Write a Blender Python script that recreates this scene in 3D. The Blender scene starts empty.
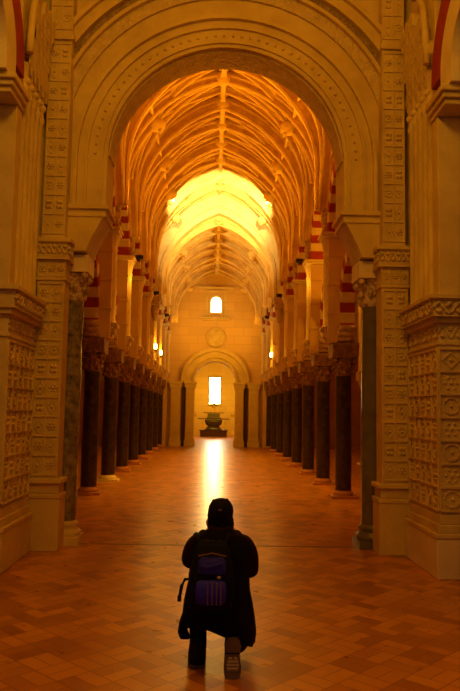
import bpy, bmesh, math, random
from mathutils import Vector, Matrix
random.seed(7)
PI = math.pi
SC = bpy.context.scene
COL = SC.collection
R = math.radians

# ------------------------------------------------------------------ materials
MATS = {}
def newmat(name):
    m = bpy.data.materials.new(name); m.use_nodes = True
    nt = m.node_tree
    for n in list(nt.nodes): nt.nodes.remove(n)
    out = nt.nodes.new('ShaderNodeOutputMaterial')
    b = nt.nodes.new('ShaderNodeBsdfPrincipled')
    nt.links.new(b.outputs[0], out.inputs[0])
    MATS[name] = m
    return m, nt, b
def ramp(nt, src, stops):
    r = nt.nodes.new('ShaderNodeValToRGB')
    e = r.color_ramp.elements
    while len(e) < len(stops): e.new(0.5)
    for i, (p, c) in enumerate(stops):
        e[i].position = p; e[i].color = (*c, 1)
    nt.links.new(src, r.inputs[0])
    return r.outputs[0]
def noise(nt, vec, scale, detail=4, rough=.6, dist=0):
    n = nt.nodes.new('ShaderNodeTexNoise')
    n.inputs['Scale'].default_value = scale; n.inputs['Detail'].default_value = detail
    n.inputs['Roughness'].default_value = rough; n.inputs['Distortion'].default_value = dist
    nt.links.new(vec, n.inputs['Vector'])
    return n.outputs['Fac']
def bump(nt, h, b, strength=.3, dist=.02):
    n = nt.nodes.new('ShaderNodeBump')
    n.inputs['Strength'].default_value = strength; n.inputs['Distance'].default_value = dist
    nt.links.new(h, n.inputs['Height']); nt.links.new(n.outputs[0], b.inputs['Normal'])
def objco(nt):
    t = nt.nodes.new('ShaderNodeTexCoord'); return t.outputs['Object']
def stone(name, c1, c2, scale=3.0, rough=.75, bs=.25, bscale=22, carved=False, dark=None):
    m, nt, b = newmat(name)
    v = objco(nt)
    n1 = noise(nt, v, scale, 6)
    stops = [(.32, c2), (.66, c1)]
    if dark: stops = [(.25, dark)] + stops
    c = ramp(nt, n1, stops)
    nt.links.new(c, b.inputs['Base Color'])
    b.inputs['Roughness'].default_value = rough
    if carved:
        vo = nt.nodes.new('ShaderNodeTexVoronoi'); vo.inputs['Scale'].default_value = bscale
        vo.feature = 'SMOOTH_F1'
        nt.links.new(v, vo.inputs['Vector'])
        bump(nt, vo.outputs['Distance'], b, bs, .04)
    else:
        bump(nt, noise(nt, v, bscale, 5), b, bs, .02)
    return m
stone('stone', (.74,.58,.17), (.58,.42,.11), 2.2, .7, .22)
stone('stone_carved', (.70,.55,.22), (.54,.40,.14), 7, .7, .5, 26, True)
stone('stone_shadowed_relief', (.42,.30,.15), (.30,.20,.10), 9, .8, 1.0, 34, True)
stone('stone_pale', (.82,.70,.38), (.70,.56,.28), 2.5, .65, .15)
stone('plaster', (.72,.52,.24), (.60,.41,.17), 1.2, .8, .12)
stone('vault_web', (.30,.135,.04), (.18,.07,.02), 1.6, .8, .3, 14)  # web colour darkened to paint in shadow between the ribs
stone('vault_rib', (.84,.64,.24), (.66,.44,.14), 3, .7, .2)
stone('red_voussoir', (.40,.030,.018), (.30,.02,.012), 6, .75, .2)
stone('cream_voussoir', (.80,.66,.42), (.66,.50,.30), 5, .75, .2)
stone('aisle_stone', (.50,.22,.08), (.36,.14,.05), 1.5, .8, .2)
stone('aisle_cream', (.78,.62,.42), (.62,.44,.28), 1.5, .8, .2)
stone('green_marble', (.34,.27,.12), (.07,.055,.02), 11, .28, .05, 30, dark=(.05,.035,.015))
stone('plain_marble', (.17,.15,.08), (.11,.095,.045), 5, .3, .05)
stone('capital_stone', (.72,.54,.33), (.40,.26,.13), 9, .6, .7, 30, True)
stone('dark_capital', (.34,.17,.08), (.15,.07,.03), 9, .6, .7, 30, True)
stone('altar_red', (.07,.012,.008), (.04,.008,.005), 5, .5, .1)
stone('gilding', (.75,.52,.16), (.5,.32,.08), 12, .35, .2)
def marble_shaft(name, lo, hi):
    m, nt, b = newmat(name)
    v = objco(nt)
    n = noise(nt, v, 6, 6, .65, 1.2)
    c = ramp(nt, n, [(.35, lo), (.7, hi)])
    nt.links.new(c, b.inputs['Base Color'])
    b.inputs['Roughness'].default_value = .33
marble_shaft('black_marble', (.010,.006,.003), (.085,.05,.02))
marble_shaft('brown_marble', (.12,.07,.03), (.28,.17,.07))
def plain(name, c, rough=.6, metal=0, n=None):
    m, nt, b = newmat(name)
    v = objco(nt)
    cc = ramp(nt, noise(nt, v, n or 12, 3), [(.3, tuple(x*.8 for x in c)), (.7, c)])
    nt.links.new(cc, b.inputs['Base Color'])
    b.inputs['Roughness'].default_value = rough; b.inputs['Metallic'].default_value = metal
plain('coat_cloth', (.004,.002,.002), .9, 0, 40)
plain('coat_maroon', (.020,.004,.005), .9, 0, 40)
plain('trouser_cloth', (.008,.006,.006), .9, 0, 40)
plain('hair', (.006,.004,.003), .7, 0, 90)
plain('skin', (.42,.22,.13), .55, 0, 20)
plain('shoe_leather', (.012,.008,.007), .5)
plain('shoe_sole', (.12,.075,.05), .7, 0, 50)
plain('sole_pale', (.50,.40,.25), .7, 0, 60)
plain('pack_black', (.006,.006,.008), .8, 0, 40)
plain('pack_purple', (.035,.03,.80), .7, 0, 25)
plain('pack_violet', (.035,.03,.55), .7, 0, 25)
plain('cord_brown', (.22,.10,.07), .7)
plain('metal_dark', (.04,.03,.02), .4, .8)
plain('brass', (.7,.45,.15), .35, .9)
plain('camera_black', (.01,.01,.01), .35)
def emit(name, c, s):
    m = bpy.data.materials.new(name); m.use_nodes = True
    nt = m.node_tree
    for n in list(nt.nodes): nt.nodes.remove(n)
    o = nt.nodes.new('ShaderNodeOutputMaterial'); e = nt.nodes.new('ShaderNodeEmission')
    e.inputs[0].default_value = (*c, 1); e.inputs[1].default_value = s
    nt.links.new(e.outputs[0], o.inputs[0]); MATS[name] = m
for _n in ('coat_cloth','coat_maroon','trouser_cloth','hair','pack_black','pack_purple','pack_violet','shoe_leather'):
    MATS[_n].node_tree.nodes['Principled BSDF'].inputs['Specular IOR Level'].default_value = .12
emit('daylight_pane', (1, .93, .72), 30)
emit('daylight_pane_upper', (1, .90, .55), 9)
emit('lamp_glow', (1, .72, .2), 14)

def floor_mat():
    m, nt, b = newmat('brick_floor')
    N, L = nt.nodes.new, nt.links.new
    v = objco(nt)
    mp = N('ShaderNodeMapping'); mp.inputs['Rotation'].default_value = (0, 0, R(45)); L(v, mp.inputs['Vector'])
    mp2 = N('ShaderNodeMapping'); mp2.inputs['Rotation'].default_value = (0, 0, R(90)); L(mp.outputs[0], mp2.inputs['Vector'])
    cell = .25
    ck = N('ShaderNodeTexChecker'); ck.inputs['Scale'].default_value = 1/cell
    L(mp.outputs[0], ck.inputs['Vector'])
    def brick(vec):
        t = N('ShaderNodeTexBrick'); t.offset = 0; t.squash = 1
        t.inputs['Scale'].default_value = 1
        t.inputs['Brick Width'].default_value = cell; t.inputs['Row Height'].default_value = cell/2
        t.inputs['Mortar Size'].default_value = .004
        t.inputs['Color1'].default_value = (.68,.30,.015,1); t.inputs['Color2'].default_value = (.27,.075,.008,1)
        t.inputs['Mortar'].default_value = (.30,.09,.015,1)
        t.inputs['Bias'].default_value = -.25
        L(vec, t.inputs['Vector']); return t
    a, c = brick(mp.outputs[0]), brick(mp2.outputs[0])
    mx = N('ShaderNodeMix'); mx.data_type = 'RGBA'
    L(ck.outputs['Fac'], mx.inputs[0]); L(a.outputs[0], mx.inputs[6]); L(c.outputs[0], mx.inputs[7])
    mf = N('ShaderNodeMix'); mf.data_type = 'FLOAT'
    L(ck.outputs['Fac'], mf.inputs[0]); L(a.outputs['Fac'], mf.inputs[2]); L(c.outputs['Fac'], mf.inputs[3])
    w = ramp(nt, noise(nt, v, .9, 5), [(.3, (.75,.7,.65)), (.7, (1,1,1))])
    mul = N('ShaderNodeMix'); mul.data_type = 'RGBA'; mul.blend_type = 'MULTIPLY'; mul.inputs[0].default_value = 1
    L(mx.outputs[2], mul.inputs[6]); L(w, mul.inputs[7])
    L(mul.outputs[2], b.inputs['Base Color'])
    rr = N('ShaderNodeMapRange'); rr.inputs['To Min'].default_value = .22; rr.inputs['To Max'].default_value = .38
    L(noise(nt, v, 5, 4), rr.inputs['Value']); L(rr.outputs[0], b.inputs['Roughness'])
    inv = N('ShaderNodeMath'); inv.operation = 'SUBTRACT'; inv.inputs[0].default_value = 1; L(mf.outputs[0], inv.inputs[1])
    nz = noise(nt, v, 14, 3)
    ad = N('ShaderNodeMath'); ad.operation = 'MULTIPLY_ADD'; L(nz, ad.inputs[0]); ad.inputs[1].default_value = .6; L(inv.outputs[0], ad.inputs[2])
    bump(nt, ad.outputs[0], b, .12, .006)
floor_mat()
def ashlar_mat(name, c1, c2, mortar, w=.9, h=.42):
    m, nt, b = newmat(name)
    N, L = nt.nodes.new, nt.links.new
    v = objco(nt)
    mp = N('ShaderNodeMapping'); mp.inputs['Rotation'].default_value = (R(90), 0, 0); L(v, mp.inputs['Vector'])
    t = N('ShaderNodeTexBrick'); t.inputs['Scale'].default_value = 1
    t.inputs['Brick Width'].default_value = w; t.inputs['Row Height'].default_value = h; t.inputs['Mortar Size'].default_value = .012
    t.inputs['Color1'].default_value = (*c1, 1); t.inputs['Color2'].default_value = (*c2, 1); t.inputs['Mortar'].default_value = (*mortar, 1)
    L(mp.outputs[0], t.inputs['Vector']); L(t.outputs[0], b.inputs['Base Color'])
    b.inputs['Roughness'].default_value = .75
    bump(nt, noise(nt, v, 18, 5), b, .2, .02)
ashlar_mat('ashlar', (.72,.48,.15), (.64,.42,.13), (.56,.36,.11))

# ------------------------------------------------------------------ mesh helpers
def V(*a): return Vector(a)
def add_box(bm, x0, x1, y0, y1, z0, z1, mi=0, M=None):
    vs = [bm.verts.new((x, y, z)) for x in (x0, x1) for y in (y0, y1) for z in (z0, z1)]
    if M is not None:
        for v in vs: v.co = M @ v.co
    a, b, c, d, e, f, g, h = vs
    for q in ((a,b,d,c), (e,g,h,f), (a,e,f,b), (c,d,h,g), (a,c,g,e), (b,f,h,d)):
        fc = bm.faces.new(q); fc.material_index = mi
def add_prism(bm, pts, w0, w1, axis='y', mi=0):
    """closed polygon pts (a,b) extruded along axis from w0 to w1; a,b are the two other axes in x,y,z order"""
    def P(a, b, w):
        return (w, a, b) if axis == 'x' else ((a, w, b) if axis == 'y' else (a, b, w))
    A = [bm.verts.new(P(a, b, w0)) for a, b in pts]; B = [bm.verts.new(P(a, b, w1)) for a, b in pts]
    n = len(pts)
    for i in range(n):
        j = (i+1) % n
        f = bm.faces.new((A[i], A[j], B[j], B[i])); f.material_index = mi
    for ring in (A, B[::-1]):
        f = bm.faces.new(ring); f.material_index = mi
def add_lathe(bm, prof, cx=0, cy=0, n=20, mi=0, rot=0, squash=None):
    rings = []
    for r, z in prof:
        rings.append([bm.verts.new((cx+r*math.cos(rot+2*PI*i/n), cy+r*math.sin(rot+2*PI*i/n), z)) for i in range(n)])
    for a, b in zip(rings, rings[1:]):
        for i in range(n):
            j = (i+1) % n
            f = bm.faces.new((a[i], a[j], b[j], b[i])); f.material_index = mi; f.smooth = n > 8
    for ring in (rings[0][::-1], rings[-1]):
        f = bm.faces.new([bm.verts.new(v.co) for v in ring]); f.material_index = mi
def add_tube(bm, pts, r, n=6, mi=0, closed=False, flat=1.0, up=None):
    pts = [Vector(p) for p in pts]
    rad = r if isinstance(r, (list, tuple)) else [r]*len(pts)
    rings = []
    m = len(pts)
    ref = Vector(up) if up is not None else None
    for i, p in enumerate(pts):
        a = pts[(i-1) % m] if (closed or i > 0) else p
        b = pts[(i+1) % m] if (closed or i < m-1) else p
        t = (b-a).normalized()
        u = ref if ref is not None else (Vector((0,0,1)) if abs(t.z) < .9 else Vector((1,0,0)))
        s = t.cross(u).normalized(); w = s.cross(t).normalized()
        rings.append([bm.verts.new(p + s*math.cos(2*PI*k/n+PI/n)*rad[i] + w*math.sin(2*PI*k/n+PI/n)*rad[i]*flat) for k in range(n)])
    prs = list(zip(rings, rings[1:]))
    if closed: prs.append((rings[-1], rings[0]))
    for a, b in prs:
        for k in range(n):
            j = (k+1) % n
            f = bm.faces.new((a[k], a[j], b[j], b[k])); f.material_index = mi; f.smooth = n > 5
    if not closed:
        f = bm.faces.new(rings[0][::-1]); f.material_index = mi
        f = bm.faces.new(rings[-1]); f.material_index = mi
def add_ball(bm, c, rx, ry=None, rz=None, mi=0, seg=10, M=None):
    ry = ry or rx; rz = rz or rx
    T = Matrix.Translation(Vector(c)) @ (M.to_4x4() if M is not None else Matrix.Identity(4)) @ Matrix.Diagonal((rx, ry, rz, 1))
    g = bmesh.ops.create_uvsphere(bm, u_segments=seg, v_segments=max(5, seg*2//3), radius=1, matrix=T)
    for v in g['verts']:
        for f in v.link_faces: f.material_index = mi; f.smooth = True
def add_loft(bm, rings, n=28, mi=0, cap=True, power=2.0):
    """rings: (cx,cy,z,rx,ry) superellipse rings"""
    rs = []
    for cx, cy, z, rx, ry in rings:
        row = []
        for i in range(n):
            a = 2*PI*i/n; c, s = math.cos(a), math.sin(a)
            e = 2.0/power
            row.append(bm.verts.new((cx+rx*math.copysign(abs(c)**e, c), cy+ry*math.copysign(abs(s)**e, s), z)))
        rs.append(row)
    for a, b in zip(rs, rs[1:]):
        for i in range(n):
            j = (i+1) % n
            f = bm.faces.new((a[i], a[j], b[j], b[i])); f.smooth = True; f.material_index = mi
    if cap:
        bm.faces.new(rs[0][::-1]).material_index = mi; bm.faces.new(rs[-1]).material_index = mi
def add_arc_band(bm, ca, cz, r0, r1, w0, w1, a0=0, a1=180, n=32, axis='x', mis=(0,), mi_fn=None):
    """arch ring in the plane across axis; each of n voussoirs a closed block. ca = centre on the other horizontal axis"""
    for k in range(n):
        t0 = R(a0+(a1-a0)*k/n); t1 = R(a0+(a1-a0)*(k+1)/n)
        sub = max(1, int(48/n))
        pts = []
        for s in range(sub+1):
            t = t0+(t1-t0)*s/sub; pts.append((ca+r0*math.cos(t), cz+r0*math.sin(t)))
        for s in range(sub, -1, -1):
            t = t0+(t1-t0)*s/sub; pts.append((ca+r1*math.cos(t), cz+r1*math.sin(t)))
        add_prism(bm, pts, w0, w1, axis, mis[k % len(mis)])
def obj(name, bm, mats, parent=None, bevel=0, loc=None, norm=True):
    if norm: bmesh.ops.recalc_face_normals(bm, faces=bm.faces[:])
    me = bpy.data.meshes.new(name); bm.to_mesh(me); bm.free()
    for m in (mats if isinstance(mats, (list, tuple)) else [mats]): me.materials.append(MATS[m])
    o = bpy.data.objects.new(name, me); COL.objects.link(o)
    if loc: o.location = loc
    if parent: o.parent = parent
    if bevel:
        md = o.modifiers.new('Bevel', 'BEVEL'); md.width = bevel; md.segments = 2; md.limit_method = 'ANGLE'; md.angle_limit = R(40)
    return o
def tag(o, label=None, cat=None, group=None, kind=None):
    if label: o['label'] = label
    if cat: o['category'] = cat
    if group: o['group'] = group
    if kind: o['kind'] = kind
    return o
def thing(name, label, cat, loc=(0,0,0), rz=0, group=None, scale=None):
    o = bpy.data.objects.new(name, None); COL.objects.link(o); o.location = loc; o.rotation_euler = (0,0,rz)
    if scale: o.scale = scale
    o.empty_display_size = .2
    return tag(o, label, cat, group)
def B(): return bmesh.new()
ORD = ['nearest', 'second', 'third', 'fourth', 'fifth', 'sixth', 'seventh', 'eighth', 'ninth']

# ------------------------------------------------------------------ camera (stands a little left of the nave axis)
CAMX = -0.12
cam = bpy.data.cameras.new('camera'); co = bpy.data.objects.new('camera', cam); COL.objects.link(co)
co.location = (CAMX, 0, 1.7); co.rotation_euler = (Matrix.Rotation(R(-1.37), 3, 'Z') @ Matrix.Rotation(R(90+5.43), 3, 'X') @ Matrix.Rotation(R(1.0), 3, 'Z')).to_euler()
cam.sensor_fit = 'HORIZONTAL'; cam.sensor_width = 36; cam.lens = 36*700/460; cam.clip_end = 200
SC.camera = co

# ------------------------------------------------------------------ floor
b = B(); add_box(b, -7.6, 7.6, -1.5, 51.4, -.2, 0); tag(obj('floor', b, 'brick_floor'), kind='structure')
b = B(); add_box(b, -3.05, 3.05, 9.12, 9.17, 0, .004); tag(obj('trim_1', b, 'brown_marble'), kind='structure')

# ------------------------------------------------------------------ the near arch wall
Y0, Y1 = 8.9, 9.5
AR, AZ = 1.55, 4.98
b = B()
def wall_with_arch(bm, xo, ztop, r, cz, y0, y1, zspring, n=40):
    # two jambs above the impost and the spandrel over the arch
    pts = [(-xo, zspring), (-xo, ztop), (xo, ztop), (xo, zspring), (r, zspring)]
    for i in range(n+1):
        a = PI*i/n; pts.append((r*math.cos(a), cz+r*math.sin(a)))
    pts.append((-r, zspring))
    # quads
    arc = [(r*math.cos(PI*i/n), cz+r*math.sin(PI*i/n)) for i in range(n+1)]
    top = []
    for i in range(n+1):
        a = PI*i/n; c, s = math.cos(a), math.sin(a)
        k = min(xo/abs(c) if abs(c) > 1e-6 else 1e9, (ztop-cz)/s if s > 1e-6 else 1e9)
        top.append((k*c, cz+k*s))
    for i in range(n):
        poly = [arc[i], top[i], top[i+1], arc[i+1]]
        if abs(top[i][0]) >= xo-1e-4 and abs(top[i+1][0]) < xo-1e-4: poly = [arc[i], top[i], (math.copysign(xo, top[i][0]), ztop), top[i+1], arc[i+1]]
        elif abs(top[i+1][0]) >= xo-1e-4 and abs(top[i][0]) < xo-1e-4: poly = [arc[i], top[i], (math.copysign(xo, top[i+1][0]), ztop), top[i+1], arc[i+1]]
        add_prism(bm, poly, y0, y1, 'y')
    add_box(bm, r, xo, y0, y1, zspring, cz); add_box(bm, -xo, -r, y0, y1, zspring, cz)
wall_with_arch(b, 3.4, 8.9, AR, AZ, Y0, Y1, 4.22)
for s in (-1, 1): add_box(b, min(s*2.22, s*3.4), max(s*2.22, s*3.4), Y0, Y1, 0, 4.22)
near_wall = tag(obj('wall_front', b, 'stone'), kind='structure')
# mouldings of the near arch: stepped orders
def arch_mould(name, r0, r1, d0, d1, mat, parent, n=48, legs=True, az=AZ, zb=4.3):
    b = B(); add_arc_band(b, 0, az, r0, r1, d0, d1, 0, 180, n, 'y')
    if legs:
        for s in (-1, 1): add_box(b, min(s*r0, s*r1), max(s*r0, s*r1), d0, d1, zb, az)
    return obj(name, b, mat, parent)
arch_mould('arch_roll_moulding', 1.60, 1.63, 8.87, 8.9, 'stone', near_wall)
arch_mould('arch_roll_moulding', 1.80, 1.83, 8.86, 8.9, 'stone', near_wall)
arch_mould('arch_band', 1.93, 1.98, 8.84, 8.9, 'stone', near_wall)
# bead row
b = B()
for i in range(46):
    a = PI*(i+.5)/46
    add_ball(b, (1.71*math.cos(a), 8.895, AZ+1.71*math.sin(a)), .022, seg=6)
obj('arch_bead', b, 'stone', near_wall)
# outer projecting order with carved ring and three rolls
def add_outer(r0, r1, y0, mat, n=60):
    b = B(); lim = math.degrees(math.acos(min(1, 2.2/r1)))+1; add_arc_band(b, 0, AZ+.1, r0, r1, y0, 8.9, lim, 180-lim, n, 'y'); return obj('arch_order', b, mat, near_wall)
add_outer(2.12, 2.28, 8.86, 'stone_carved')
add_outer(2.28, 2.33, 8.79, 'stone')
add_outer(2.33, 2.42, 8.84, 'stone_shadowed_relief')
add_outer(2.42, 2.47, 8.75, 'stone')
add_outer(2.47, 2.58, 8.79, 'stone')
add_outer(2.58, 2.64, 8.72, 'stone')
# soffit panels, textured, in the arch depth
b = B()
add_arc_band(b, 0, AZ, 1.53, 1.55, 8.98, 9.42, 2, 178, 24, 'y', (0,))
obj('arch_soffit_band', b, 'stone_carved', near_wall)
# inverted corbels under the arch springing
for s in (-1, 1):
    m = B()
    prof = [(1.54, 4.30), (2.10, 4.30), (2.10, 4.2), (2.10, 4.14), (2.10, 3.72), (1.78, 3.72), (1.73, 3.86), (1.60, 4.12), (1.54, 4.2)]
    add_prism(m, [(s*x, z) for x, z in prof], 8.86, 9.5, 'y')
    add_box(m, min(s*1.50, s*2.1), max(s*1.50, s*2.1), 8.82, 9.52, 4.27, 4.33)
    add_box(m, min(s*1.53, s*2.1), max(s*1.53, s*2.1), 8.84, 9.52, 4.17, 4.21)
    obj('corbel_block', m, 'stone', near_wall, .008)
# near-bay ceiling
b = B(); add_box(b, -3.6, 3.6, -1.5, 9.5, 8.9, 9.1); tag(obj('ceiling', b, 'plaster'), kind='structure')

# ------------------------------------------------------------------ relief helpers
def relief(bm, M, w, h, nu, nv, t=.018, d=.02, motif=True, seed=0, mi=0):
    """grid of sunk cells with motifs, on the plane (u right, v up, depth +w) mapped by M"""
    rnd = random.Random(seed)
    for i in range(nu+1):
        u = w*i/nu; add_box(bm, u-t/2, u+t/2, 0, h, 0, d, mi, M)
    for j in range(nv+1):
        v = h*j/nv; add_box(bm, 0, w, v-t/2, v+t/2, 0, d*1.15, mi, M)
    if not motif: return
    for i in range(nu):
        for j in range(nv):
            cu, cv = w*(i+.5)/nu, h*(j+.5)/nv; a, c = w/nu*.34, h/nv*.36
            k = (i+2*j+rnd.randint(0, 1)) % 4
            if k == 0:
                q = [(cu+a, cv), (cu, cv+c), (cu-a, cv), (cu, cv-c)]
                for p0, p1 in zip(q, q[1:]+q[:1]):
                    add_tube(bm, [M @ V(p0[0], p0[1], d*.4), M @ V(p1[0], p1[1], d*.4)], .008, 4, mi)
                add_ball(bm, M @ V(cu, cv, d*.3), .02, mi=mi, seg=6)
            elif k == 1:
                rr = min(a, c)
                add_tube(bm, [M @ V(cu+rr*math.cos(t_), cv+rr*math.sin(t_), d*.4) for t_ in [2*PI*z/10 for z in range(10)]], .011, 4, mi, closed=True)
                add_ball(bm, M @ V(cu, cv, d*.3), .018, mi=mi, seg=6)
            elif k == 2:
                for z in range(6):
                    t_ = z*PI/3
                    add_ball(bm, M @ V(cu+min(a, c)*.75*math.cos(t_), cv+min(a, c)*.75*math.sin(t_), d*.2), .016, mi=mi, seg=6)
                add_ball(bm, M @ V(cu, cv, d*.3), .02, mi=mi, seg=6)
            else:
                for z in range(4):
                    t_ = PI/4+z*PI/2
                    add_ball(bm, M @ V(cu+a*.55*math.cos(t_), cv+c*.5*math.sin(t_), d*.2), .024, mi=mi, seg=6)
def scroll(bm, M, w, h, n, r=.02, mi=0, lift=.012):
    """running vine scroll with leaves between two fillets"""
    m = n*8
    pts = [M @ V(w*i/m, h*(.5+.30*math.sin(2*PI*n*i/m/1.0)), lift) for i in range(m+1)]
    add_tube(bm, pts, r, 5, mi)
    for k in range(2*n):
        u = w*(k+.5)/(2*n); sg = -1 if k % 2 == 0 else 1
        c = M @ V(u, h*(.5+sg*.20), lift)
        rot = M.to_3x3() @ Matrix.Rotation(R(35*sg), 3, 'Z')
        add_ball(bm, c, w/(4*n)*.8, h*.15, r*1.3, mi, 7, rot)
    add_box(bm, 0, w, 0, h*.07, 0, lift*2, mi, M); add_box(bm, 0, w, h*.93, h, 0, lift*2, mi, M)
def faceM(origin, udir, vdir=(0,0,1)):
    u = Vector(udir).normalized(); v = Vector(vdir).normalized(); w = u.cross(v)
    return Matrix(((u.x, v.x, w.x, origin[0]), (u.y, v.y, w.y, origin[1]), (u.z, v.z, w.z, origin[2]), (0,0,0,1)))

# ------------------------------------------------------------------ near side: columns, pilasters, panelled piers, side arches
def near_side(s):
    side = 'left' if s < 0 else 'right'
    # --- marble column, local origin at foot
    cx, cy = s*2.0, 9.2
    t = thing('marble_column',
              'mottled green marble column standing left under the near big arch' if s < 0 else 'plain dark green marble column standing right under the near big arch',
              'column', (cx, cy, 0))
    b = B(); add_box(b, -.23, .23, -.23, .23, 0, .10)
    add_lathe(b, [(.22,.10), (.235,.13), (.22,.17), (.18,.19), (.185,.22), (.20,.24), (.18,.27), (.165,.29)], n=24)
    obj('base', b, 'stone' if s < 0 else 'plain_marble', t)
    b = B(); add_lathe(b, [(.155,.27), (.158,1.2), (.15,2.4), (.145,3.08), (.155,3.10), (.155,3.12)], n=32)
    if s < 0:   # carved bark-like spiral relief on the left shaft
        for k in range(7):
            pts = [(.152*math.cos(2*PI*k/7+z*1.1), .152*math.sin(2*PI*k/7+z*1.1), .35+z) for z in [q*.18 for q in range(16)]]
            add_tube(b, pts, .012, 4)
    obj('shaft', b, 'green_marble' if s < 0 else 'plain_marble', t)
    b = B(); add_lathe(b, [(.15,3.10), (.165,3.14), (.16,3.20), (.17,3.32), (.20,3.43), (.23,3.46)], n=24)
    for row, (zz, rr, n_, sz) in enumerate(((3.17, .17, 8, .05), (3.28, .19, 8, .055), (3.39, .22, 8, .05))):
        for k in range(n_):
            a = 2*PI*(k+.5*row)/n_
            add_ball(b, (rr*math.cos(a), rr*math.sin(a), zz), sz*.62, sz*.62, sz, seg=8)
    for sx in (-1, 1):
        for sy in (-1, 1):
            add_ball(b, (sx*.19, sy*.19, 3.43), .05, seg=8)
    obj('capital', b, 'capital_stone', t)
    b = B(); add_box(b, -.24, .24, -.24, .24, 3.47, 3.70); obj('abacus', b, 'stone_pale', t, .01)
    # --- carved pilaster
    px0, px1 = 1.99, 2.33
    ox = s*px0
    t = thing('carved_pilaster', f'carved stone pilaster between the {side} panelled pier and the {"mottled" if s<0 else "plain"} marble column', 'pilaster', (s*2.16, 8.68, 0))
    w = .34
    def bx(bm, x0, x1, y0, y1, z0, z1, mi=0):
        add_box(bm, x0, x1, y0, y1, z0, z1, mi)
    b = B(); bx(b, -w/2-.05, w/2+.05, -.05, .3, 0, .62); obj('plinth', b, 'stone', t, .01)
    b = B(); bx(b, -w/2-.06, w/2+.06, -.06, .3, .62, .68); bx(b, -w/2-.03, w/2+.03, -.03, .3, .68, .80); bx(b, -w/2-.07, w/2+.07, -.07, .3, .80, .86)
    obj('base_moulding', b, 'stone', t, .012)
    b = B(); bx(b, -w/2, w/2, 0, .3, .86, 3.30)
    sh = obj('shaft', b, 'stone', t)
    b = B(); relief(b, faceM((-w/2+.02, 0, .90), (1,0,0)), .30, 2.36, 2, 10, .016, .016, True, 3+s); obj('carved_panel', b, 'stone', sh)
    b = B()
    bx(b, -w/2-.02, w/2+.02, -.02, .3, 3.30, 3.34); bx(b, -w/2, w/2, 0, .3, 3.34, 3.56)
    bx(b, -w/2-.05, w/2+.05, -.05, .3, 3.56, 3.60); bx(b, -w/2-.03, w/2+.03, -.03, .3, 3.60, 3.78); bx(b, -w/2-.07, w/2+.07, -.07, .3, 3.78, 3.83)
    relief(b, faceM((-w/2, 0, 3.35), (1,0,0)), w, .2, 3, 1, .01, .014, True, 5)
    scroll(b, faceM((-w/2-.03, -.03, 3.60), (1,0,0)), w+.06, .18, 3, .016)
    scroll(b, faceM((s*-1*(w/2+.03), (.25 if s > 0 else -.03), 3.60), (0, -1 if s > 0 else 1, 0)), .28, .18, 2, .014)
    obj('capital', b, 'stone', t)
    b = B(); bx(b, -w/2+.02, w/2-.03, .02, .3, 3.83, 8.85)
    relief(b, faceM((-w/2+.03, .02, 3.9), (1,0,0)), .27, 2.5, 2, 10, .014, .014, True, 9+s)
    bx(b, -w/2, w/2, -.02, .3, 6.45, 6.52)
    relief(b, faceM((-w/2+.03, .02, 6.6), (1,0,0)), .27, 1.6, 2, 5, .014, .014, True, 19+s)
    obj('upper_shaft', b, 'stone', t)
    # --- panelled pier with cornice
    X = 2.31
    t = thing('panelled_pier', f'massive carved panelled stone pier at the {side} edge with a vine scroll cornice', 'pier', (s*(X+.35), 8.0, 0))
    def pb(bm, xi, xo, y0, y1, z0, z1, mi=0):    # xi, xo distances from the nave axis; y absolute
        a, c = s*xi - s*(X+.35), s*xo - s*(X+.35)
        add_box(bm, min(a, c), max(a, c), y0-8, y1-8, z0, z1, mi)
    XO = 3.4
    b = B(); pb(b, X-.06, XO, 7.40, 8.58, 0, .42); obj('plinth', b, 'stone_pale' if s > 0 else 'stone', t, .015)
    b = B()
    ly = lambda y: y-8
    for k, (z0, z1, p) in enumerate(((.42, .47, .07), (.47, .56, .035), (.56, .66, .012))):
        pb(b, X-p, XO, 7.46-p, 8.58, z0, z1)
    obj('base_moulding', b, 'stone', t, .01)
    b = B(); pb(b, X, XO, 7.46, 8.58, .66, 2.46)
    xf = -s*.35
    M1 = faceM((xf, ly(8.56) if s > 0 else ly(7.48), .70), (0, -1 if s > 0 else 1, 0)) if True else None
    # normal must face the nave axis
    pbody = obj('panelled_body', b, 'stone', t); b = B()
    relief(b, M1, 1.08, 1.72, 5, 7, .02, .022, True, 31+s)
    M2 = faceM(((xf if s > 0 else -1.03), ly(7.46), .70), (1,0,0))
    obj('carved_panel', b, 'stone', pbody); b = B()
    relief(b, M2, 1.03, 1.72, 4, 7, .02, .022, True, 47+s)
    obj('carved_panel', b, 'stone', pbody)
    b = B()
    pb(b, X-.02, XO, 7.44, 8.58, 2.46, 2.50); pb(b, X, XO, 7.46, 8.58, 2.50, 2.70); pb(b, X-.05, XO, 7.41, 8.59, 2.70, 2.76)
    pb(b, X-.08, XO, 7.38, 8.59, 2.76, 2.95); pb(b, X-.13, XO, 7.33, 8.60, 2.95, 3.00)
    def nav(p, z): return faceM((xf+s*(-p), ly(8.57) if s > 0 else ly(7.46-p), z), (0, -1 if s > 0 else 1, 0))
    cn = obj('cornice', b, 'stone', t, .006); b = B()
    scroll(b, nav(.08, 2.76), 1.11+.08, .19, 5, .022)
    scroll(b, nav(0, 2.50), 1.11, .20, 6, .013, lift=.006)
    scroll(b, faceM(((xf-.08 if s > 0 else -1.03), ly(7.38), 2.76), (1,0,0)), 1.1, .19, 5, .022)
    scroll(b, faceM(((xf if s > 0 else -1.03), ly(7.46), 2.50), (1,0,0)), 1.03, .20, 6, .013, lift=.006)
    obj('vine_scroll', b, 'stone_carved', cn)
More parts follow.
